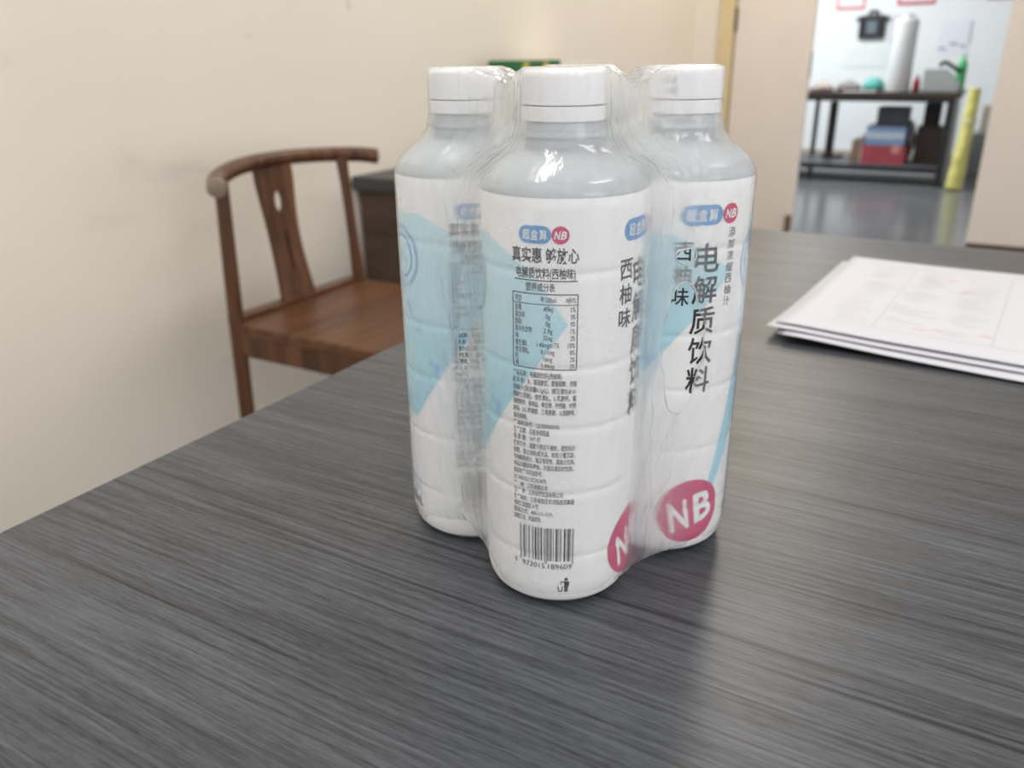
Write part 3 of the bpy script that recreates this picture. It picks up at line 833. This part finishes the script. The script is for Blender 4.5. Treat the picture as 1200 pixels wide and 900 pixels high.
# ------------------------------------------------------------------ wooden chair
CH = thing('wooden_armchair', 'brown wooden chair with curved crest rail and pierced back splat by the cream wall', 'chair', (-1.15, 1.4, 0))
def loc(p): return (p[0] + 1.15, p[1] - 1.4, p[2])
bm = bmesh.new()
path = spline([loc(p) for p in ((-1.285, 1.118, .749), (-1.335, 1.168, .757), (-1.375, 1.250, .7655), (-1.405, 1.345, .768), (-1.42, 1.455, .7665), (-1.42, 1.58, .760), (-1.40, 1.68, .752), (-1.375, 1.72, .745))], 7)
n = len(path)
tube(bm, path, [.0165 + .0025 * abs(2 * i / (n - 1) - 1) for i in range(n)], 18)
obj('crest_rail', bm, M_WALNUT, CH, sharp=50)
for e in (path[0], path[-1]):
    q = path[1] if e is path[0] else path[-2]
    d = (e - q).normalized()
    bm = bmesh.new(); tube(bm, [e - d * .001, e + d * .005, e + d * .0075], [.0196, .0192, .012], 18)
    tag(obj('rail_end_cap', bm, mat('pale_highlight_end', (.24, .18, .14), .2), CH, sharp=40), 'rounded end with its highlight put into a paler colour')  # shine of the glossy rail end put into a paler colour
for (a0, a1, a2) in (((-1.36, 1.176, 0), (-1.36, 1.186, .45), (-1.36, 1.196, .752)), ((-1.36, 1.60, 0), (-1.36, 1.60, .45), (-1.385, 1.60, .752))):
    bm = bmesh.new(); tube(bm, [loc(a0), loc(a1), loc(a2)], [.0165, .0165, .0145], 14); obj('leg', bm, M_WALNUT, CH, sharp=50)
for y in (1.186, 1.60):
    bm = bmesh.new(); tube(bm, [loc((-.93, y, 0)), loc((-.93, y, .43))], .0155, 14); obj('leg', bm, M_WALNUT, CH, sharp=50)
boxo('seat', loc((-1.372, 1.176, .423)), loc((-.90, 1.622, .447)), M_WALNUT_SEAT, CH, .005)
for lo, hi in (((-1.36, 1.178, .375), (-.93, 1.198, .425)), ((-1.36, 1.592, .375), (-.93, 1.612, .425)), ((-.94, 1.19, .375), (-.92, 1.60, .425)), ((-1.37, 1.19, .375), (-1.35, 1.60, .425))):
    boxo('seat_rail', loc(lo), loc(hi), M_WALNUT, CH, .003)
for y in (1.18, 1.60): boxo('stretcher', loc((-1.36, y - .01, .13)), loc((-.93, y + .01, .155)), M_WALNUT, CH, .003)
boxo('back_sill', loc((-1.392, 1.19, .447)), loc((-1.355, 1.60, .457)), M_WALNUT, CH, .003)
def splat():
    c = bpy.data.curves.new('s', 'CURVE'); c.dimensions = '2D'; c.fill_mode = 'BOTH'; c.extrude = .006; c.bevel_depth = .0012
    def loop(pts):
        s = c.splines.new('POLY'); s.points.add(len(pts) - 1); s.use_cyclic_u = True
        for q, p in zip(s.points, pts): q.co = (p[0], p[1], 0, 1)
    H_ = .312
    def hw(t): return .052 - .010 * math.sin(PI * min(1, t * 1.15)) + .002 * t
    L_ = [( -hw(k / 20), H_ * k / 20) for k in range(21)]; R_ = [(hw(k / 20), H_ * k / 20) for k in range(20, -1, -1)]
    loop(L_ + R_)
    loop([(.016 * math.cos(2 * PI * k / 24), .228 + .026 * math.sin(2 * PI * k / 24)) for k in range(24)])
    loop([(.007 * math.cos(2 * PI * k / 16), .115 + .048 * math.sin(2 * PI * k / 16)) for k in range(16)])
    to = bpy.data.objects.new('s', c); COL.objects.link(to)
    dg = bpy.context.evaluated_depsgraph_get(); dg.update()
    me = bpy.data.meshes.new_from_object(to.evaluated_get(dg)); bpy.data.objects.remove(to); bpy.data.curves.remove(c)
    lean0, lean1 = -1.372, -1.415
    for v in me.vertices:
        u, h, d = v.co; t = h / H_
        v.co = loc((lean0 + (lean1 - lean0) * t + d - .006 * math.sin(PI * t), 1.395 + u, .447 + h))
    me.name = 'back_splat'; me.materials.clear()
    return link('back_splat', me, M_WALNUT, CH)
splat()

# ------------------------------------------------------------------ side cabinet by the wall with things on it
CB = thing('side_cabinet', 'low brown wood-grain cabinet with dark grey top against the cream wall behind the chair', 'cabinet', (-1.3, 2.6, 0))
def lc(p): return (p[0] + 1.3, p[1] - 2.6, p[2])
boxo('carcass', lc((-1.585, 1.90, .04)), lc((-1.05, 3.32, .625)), M_CAB, CB, .003)
boxo('top_slab', lc((-1.595, 1.875, .625)), lc((-1.02, 3.35, .663)), mat('charcoal_top', (.045, .046, .052), .45), CB, .008)
boxo('plinth', lc((-1.57, 1.93, 0)), lc((-1.08, 3.3, .04)), M_DARK, CB)
for k in range(3):
    y = 1.915 + k * .468
    d = boxo('door', lc((-1.05, y, .055)), lc((-1.034, y + .455, .612)), M_CAB, CB, .002)
    boxo('handle', lc((-1.034, y + .40, .30)), lc((-1.02, y + .415, .42)), M_DARK, d, .002)
# green pack printed with yellow blooms
M_GREEN = mat('green_card', (.015, .14, .04), .4); M_YEL = mat('yellow_print', (.72, .55, .05), .5); M_BRN = mat('dark_brown_print', (.12, .07, .01), .5)
GP = thing('green_pack', 'green packet printed with yellow flowers standing on the dark cabinet top', 'packet', (-1.47, 2.66, .663), rad(0))
bm = bmesh.new(); box(bm, (-.06, -.155, 0), (.06, .20, .305), .006)
for v in bm.verts:
    if v.co.y < -.1 and v.co.z > .2: v.co.y += .04
obj('pack', bm, M_GREEN, GP)
def bloom(cx, cz, r, parent, face):
    root = None
    bm = bmesh.new(); K = 12
    c0 = bm.verts.new((.0612, cx, cz) if face == 'x' else (cx, -.1565, cz)); ring = []
    for k in range(K * 2):
        rr_ = r * (1.0 if k % 2 == 0 else .72); a_ = PI * k / K
        ring.append(bm.verts.new((.0612, cx + rr_ * math.cos(a_), cz + rr_ * math.sin(a_))))
    for k in range(K * 2): bm.faces.new((c0, ring[k], ring[(k + 1) % (K * 2)]))
    f = obj('flower_print', bm, M_YEL, parent)
    bm = bmesh.new(); ring = [bm.verts.new((.0618, cx + r * .33 * math.cos(PI * k / 8), cz + r * .33 * math.sin(PI * k / 8))) for k in range(16)]; bm.faces.new(ring)
    obj('flower_centre', bm, M_BRN, f)
bloom(-.065, .276, .028, GP, 'x'); bloom(.08, .268, .036, GP, 'x'); bloom(-.03, .13, .06, GP, 'x'); bloom(.12, .10, .05, GP, 'x')
WB = thing('white_box', 'plain white box beside the green packet on the cabinet', 'box', (-1.47, 3.03, .663))
boxo('carton', (-.07, -.15, 0), (.06, .155, .295), mat('off_white_card', (.74, .73, .66), .6), WB, .004)
boxo('lid_flap', (-.071, -.151, .255), (.061, .156, .297), mat('off_white_lid', (.78, .77, .70), .6), WB, .003)

# ------------------------------------------------------------------ far room
FT = thing('work_table', 'black steel frame work table with brown top in the far white room', 'table', (-.85, 7.7, 0))
def lf(p): return (p[0] + .85, p[1] - 7.7, p[2])
boxo('tabletop', lf((-1.95, 7.33, .665)), lf((-.262, 8.15, .70)), mat('dark_brown_board', (.045, .028, .022), .35), FT, .003)
for x in (-1.90, -.325):
    for y in (7.36, 8.10):
        boxo('leg', lf((x - .025, y - .025, 0)), lf((x + .025, y + .025, .665)), M_DARK, FT)
for y in (7.36, 8.10):
    boxo('lower_rail', lf((-1.88, y - .018, .005 if y < 8 else .02)), lf((-.34, y + .018, .045 if y < 8 else .06)), M_DARK, FT)
    boxo('upper_rail', lf((-1.88, y - .015, .63)), lf((-.34, y + .015, .665)), M_DARK, FT)
boxo('shelf_rail', lf((-1.88, 7.345, .10)), lf((-.34, 7.375, .14)), M_DARK, FT)
boxo('side_panel', lf((-.299, 7.36, .02)), lf((-.288, 8.1, .66)), mat('grey_side_panel', (.34, .35, .38), .4), FT)
boxo('middle_leg', lf((-1.44, 8.08, 0)), lf((-1.405, 8.12, .665)), M_DARK, FT)
for k in range(3): boxo('shelf_slat', lf((-1.87, 7.42 + k * .22, .118)), lf((-.345, 7.60 + k * .22, .1395)), mat('grey_shelf', (.20, .21, .23), .4), FT)

RO = thing('film_roll', 'tall white roll of plastic film standing on the far work table', 'roll', (-.735, 7.55, .70), rad(0))
bm = bmesh.new(); lathe(bm, [(0, 0), (.082, 0), (.086, .006), (.086, .52), (.08, .526), (.042, .527), (.042, .545), (.034, .546), (.034, .50), (0, .50)], 40)
obj('wound_film', bm, mat('white_film_roll', (.74, .76, .77), .3), RO, sharp=40)
bm = bmesh.new(); lathe(bm, [(.036, .50), (.042, .56), (.036, .561), (.036, .50)], 28)
obj('core_tube', bm, mat('tan_card_tube', (.45, .42, .35), .6), RO, sharp=40)
BT = thing('red_bottle', 'small red bottle beside the white roll on the far work table', 'bottle', (-.60, 7.52, .70))
bm = bmesh.new(); lathe(bm, [(0, 0), (.025, 0), (.026, .07), (.018, .09), (.012, .098), (0, .099)], 20); obj('bottle_body', bm, mat('crimson_plastic', (.36, .01, .03), .3), BT, True)
bm = bmesh.new(); lathe(bm, [(.012, .098), (.013, .12), (0, .121)], 16); obj('cap', bm, mat('dark_red_cap', (.2, .01, .02), .4), BT, True)
GB = thing('grey_dispenser', 'grey slope-fronted box with black handle on the far work table', 'box', (-.43, 7.62, .70))
bm = bmesh.new()
pv = [(-.13, -.12, 0), (.13, -.12, 0), (.13, -.12, .06), (.02, -.12, .165), (-.13, -.12, .165)]
A_ = [bm.verts.new(p) for p in pv]; B_ = [bm.verts.new((p[0], .12, p[2])) for p in pv]
bm.faces.new(A_); bm.faces.new(B_[::-1])
for k in range(5): bm.faces.new((A_[k], A_[(k + 1) % 5], B_[(k + 1) % 5], B_[k]))
bmesh.ops.bevel(bm, geom=bm.edges[:], offset=.006, segments=2, affect='EDGES')
obj('housing', bm, mat('mid_grey_plastic', (.40, .43, .44), .5), GB)
bm = bmesh.new(); tube(bm, spline([(-.03, -.02, .19), (.0, -.04, .215), (.05, -.05, .19), (.11, -.04, .15), (.13, -.04, .17)], 5), .016, 10); obj('handle', bm, M_DARK, GB, True)
GN = thing('green_bottle', 'tall green bottle behind the grey box on the far work table', 'bottle', (-.315, 7.84, .70))
bm = bmesh.new(); lathe(bm, [(0, 0), (.035, 0), (.037, .01), (.037, .19), (.03, .215), (.016, .23), (.016, .25), (0, .251)], 24); obj('bottle_body', bm, mat('bright_green_plastic', (.05, .42, .12), .35), GN, True)
bm = bmesh.new(); lathe(bm, [(.017, .25), (.018, .275), (0, .277)], 16); obj('cap', bm, mat('pale_green_cap', (.35, .6, .35), .4), GN, True)
TB = thing('teal_pouch', 'teal cloth pouch lying beside the white roll on the far work table', 'pouch', (-.93, 7.66, .70))
bm = bmesh.new(); bmesh.ops.create_icosphere(bm, subdivisions=3, radius=1)
for v in bm.verts: v.co = Vector((v.co.x * .085, v.co.y * .07, max(-.0, v.co.z * .075 + .03 + .01 * noise.noise(v.co * 2))))
obj('cloth', bm, mat('teal_cloth', (.10, .36, .33), .7), TB, True)
for (x, y, s, c, nm, lab) in ((-1.30, 7.50, .07, (.36, .30, .26), 'beige_glove', 'crumpled beige cloth at the left end of the far work table'), (-1.12, 7.66, .075, (.22, .20, .20), 'grey_rag', 'dark grey crumpled rag between beige cloth and teal pouch')):
    q = thing(nm, lab, 'cloth', (x, y, .70))
    bm = bmesh.new(); bmesh.ops.create_icosphere(bm, subdivisions=4, radius=1)
    for v in bm.verts: v.co = Vector((v.co.x * s * 1.3, v.co.y * s, max(0, (v.co.z * .5 + .3) * s * (1 + .7 * noise.noise(v.co * 2.3 + Vector((x, 0, 0)))))))
    obj('cloth', bm, mat(nm + '_fabric', c, .8), q, True)
PS = thing('paper_slip', 'white paper slip lying in front of the teal pouch', 'paper', (-1.0, 7.42, .7002))
boxo('sheet', (-.12, -.05, 0), (.12, .05, .004), mat('white_card', (.8, .78, .74), .6), PS)

# things under the far table
Z0 = .14
def carton(name, lab, x0, x1, y0, y1, z0, z1, c, tape=None):
    q = thing(name, lab, 'box', ((x0 + x1) / 2, (y0 + y1) / 2, z0))
    w_, d_, h_ = (x1 - x0) / 2, (y1 - y0) / 2, z1 - z0
    boxo('carton', (-w_, -d_, 0), (w_, d_, h_), mat(name + '_card', c, .55, noise_amt=.12, noise_scale=9), q, .004)
    if tape: 
        boxo('printed_band', (-w_ * .98, -d_ - .001, h_ * .35), (w_ * .98, -d_ + .001, h_ * .72), mat(name + '_band', tape, .5), q)
    return q
rc_ = carton('red_carton', 'red printed carton at the bottom of the stack under the work table', -.93, -.60, 7.5, 7.85, Z0, .285, (.45, .07, .10))
boxo('white_side', (-.172, -.174, .0), (-.163, .174, .22), mat('pale_pink_card', (.72, .55, .58), .5), rc_)
bm = bmesh.new(); ring = [bm.verts.new((.09 + .035 * math.cos(PI * k / 10), -.1765, .12 + .035 * math.sin(PI * k / 10))) for k in range(20)]; bm.faces.new(ring); obj('round_print', bm, mat('pale_red_print', (.75, .35, .33), .5), rc_)
carton('blue_carton', 'blue and white printed carton stacked on the red one', -.915, -.62, 7.5, 7.84, .286, .432, (.28, .42, .74), (.66, .76, .90))
carton('charcoal_box', 'dark grey box on top of the blue and white carton', -.855, -.625, 7.55, 7.8, .433, .578, (.06, .065, .075))
carton('brown_carton', 'small brown carton left of the red one under the work table', -1.025, -.945, 7.6, 7.9, Z0, .31, (.36, .25, .17))
carton('dark_brown_box', 'tall dark brown box under the right end of the work table', -.56, -.36, 7.75, 8.05, Z0, .42, (.085, .06, .05))
carton('black_case', 'black case standing on the tall dark brown box', -.53, -.41, 7.8, 8.0, .421, .60, (.03, .022, .02))
q = thing('white_bag', 'small white plastic bag leaning between the carton stack and dark box', 'bag', (-.64, 8.0, Z0))
bm = bmesh.new(); bmesh.ops.create_icosphere(bm, subdivisions=3, radius=1)
for v in bm.verts: v.co = Vector((v.co.x * .065, v.co.y * .06, max(0, v.co.z * .16 + .15) * (1 + .15 * noise.noise(v.co * 3))))
obj('bag', bm, mat('white_poly_bag', (.8, .8, .82), .4), q, True)

q = thing('black_board', 'narrow dark board standing on the shelf at the left under the work table', 'board', (-1.25, 7.9, Z0))
boxo('panel', (-.034, -.015, 0), (.034, .015, .46), mat('dark_stained_board', (.022, .016, .015), .5), q, .003)
boxo('foot', (-.05, -.07, 0), (.12, .07, .02), M_DARK, q)

# yellow wrapped roll leaning at the table end
YB = thing('yellow_cloth_roll', 'long yellow cloth roll leaning on the right end of the work table', 'roll', (-.205, 7.27, .0))
bm = bmesh.new(); pts = spline([(.0, 0, .0), (.012, .02, .25), (.02, .05, .5), (.026, .07, .73)], 8)
tube(bm, pts, [.061 - .0009 * i for i in range(len(pts))], 18)
for v in bm.verts: v.co += Vector((.008 * noise.noise(v.co * 14), .008 * noise.noise(v.co * 14 + Vector((5, 0, 0))), 0))
bm_min = min(v.co.z for v in bm.verts)
for v in bm.verts: v.co.z -= bm_min
obj('cloth', bm, mat('yellow_fabric', (.66, .62, .20), .7, noise_amt=.2, noise_scale=14), YB, True)
bm = bmesh.new(); lathe(bm, [(.050, 0), (.053, .01), (.053, .03), (.049, .04)], 18)
for v in bm.verts: v.co += Vector((.02, .048, .48))
obj('tie', bm, mat('pale_yellow_tie', (.7, .68, .35), .6), YB, True)
carton('grey_bin', 'grey box on the floor behind the yellow cloth roll', -.16, .12, 8.3, 8.8, 0, .34, (.30, .30, .31))
carton('tan_pack', 'tan packet standing on the grey box behind the yellow roll', -.12, -.02, 8.4, 8.6, .341, .56, (.42, .38, .30))

# things on the far wall
BX = thing('wall_phone', 'small black device with a cable hung on the far white wall', 'device', (-1.19, 9.1, 1.22))
boxo('case', (-.115, -.05, -.10), (.115, 0, .10), M_DARK, BX, .012)
boxo('screen', (-.045, -.053, -.06), (.045, -.049, .05), mat('grey_blue_glass', (.14, .19, .22), .15), BX)
boxo('bracket', (-.15, -.03, .06), (.15, -.005, .085), M_DARK, BX, .004)
bm = bmesh.new(); tube(bm, spline([(-.05, -.03, .09), (-.02, -.04, .135), (.03, -.04, .13), (.05, -.03, .09)], 6), .012, 10); obj('hook', bm, M_DARK, BX, True)
def notice(nm, lab, x0, x1, z0, z1, m, border=None):
    q = thing(nm, lab, 'notice', ((x0 + x1) / 2, 9.1, z0))
    w_ = (x1 - x0) / 2; h_ = z1 - z0
    boxo('sheet', (-w_, -.006, 0), (w_, 0, h_), m, q)
    if border:
        boxo('border', (-w_, -.008, 0), (w_, -.0061, .025), border, q); boxo('border', (-w_, -.008, .025), (-w_ + .02, -.0061, h_), border, q); boxo('border', (w_ - .02, -.008, .025), (w_, -.0061, h_), border, q)
    return q
M_NOTE = mat('bluish_white_paper', (.80, .81, .88), .6); M_RED = mat('red_border', (.55, .02, .03), .5)
notice('wall_sheet', 'pale lilac sheet on the far wall left of the white roll', -1.02, -.82, 1.06, 1.32, mat('lilac_paper', (.70, .70, .80), .6))
q = notice('wall_sheet', 'white sheet with dark scribbles on the far wall right of the white roll', -.60, -.34, .98, 1.26, M_NOTE)
for (x, z, w_) in ((-.09, .03, .06), (0, .07, .07), (.08, .05, .05)): boxo('scribble', (x - w_ / 2, -.0075, z), (x + w_ / 2, -.006, z + .018), mat('grey_scribble', (.25, .26, .3), .6), q)
boxo('edge_line', (.118, -.0075, .08), (.126, -.006, .27), MATS['grey_scribble'], q)
notice('wall_sheet', 'faint white sheet low on the far wall under the black device', -1.42, -1.02, .86, 1.06, mat('cool_white_paper', (.80, .84, .84), .6))
notice('framed_poster', 'red bordered poster high on the far wall at the left, above the black device', -1.54, -1.28, 1.375, 1.75, M_NOTE, mat('pale_red_border', (.75, .22, .2), .5))
notice('framed_poster', 'red bordered poster high on the far wall above the white roll', -1.00, -.68, 1.40, 1.80, M_NOTE, M_RED)
notice('framed_poster', 'red bordered poster high on the far wall at the right', -.27, .08, 1.42, 1.80, M_NOTE, M_RED)
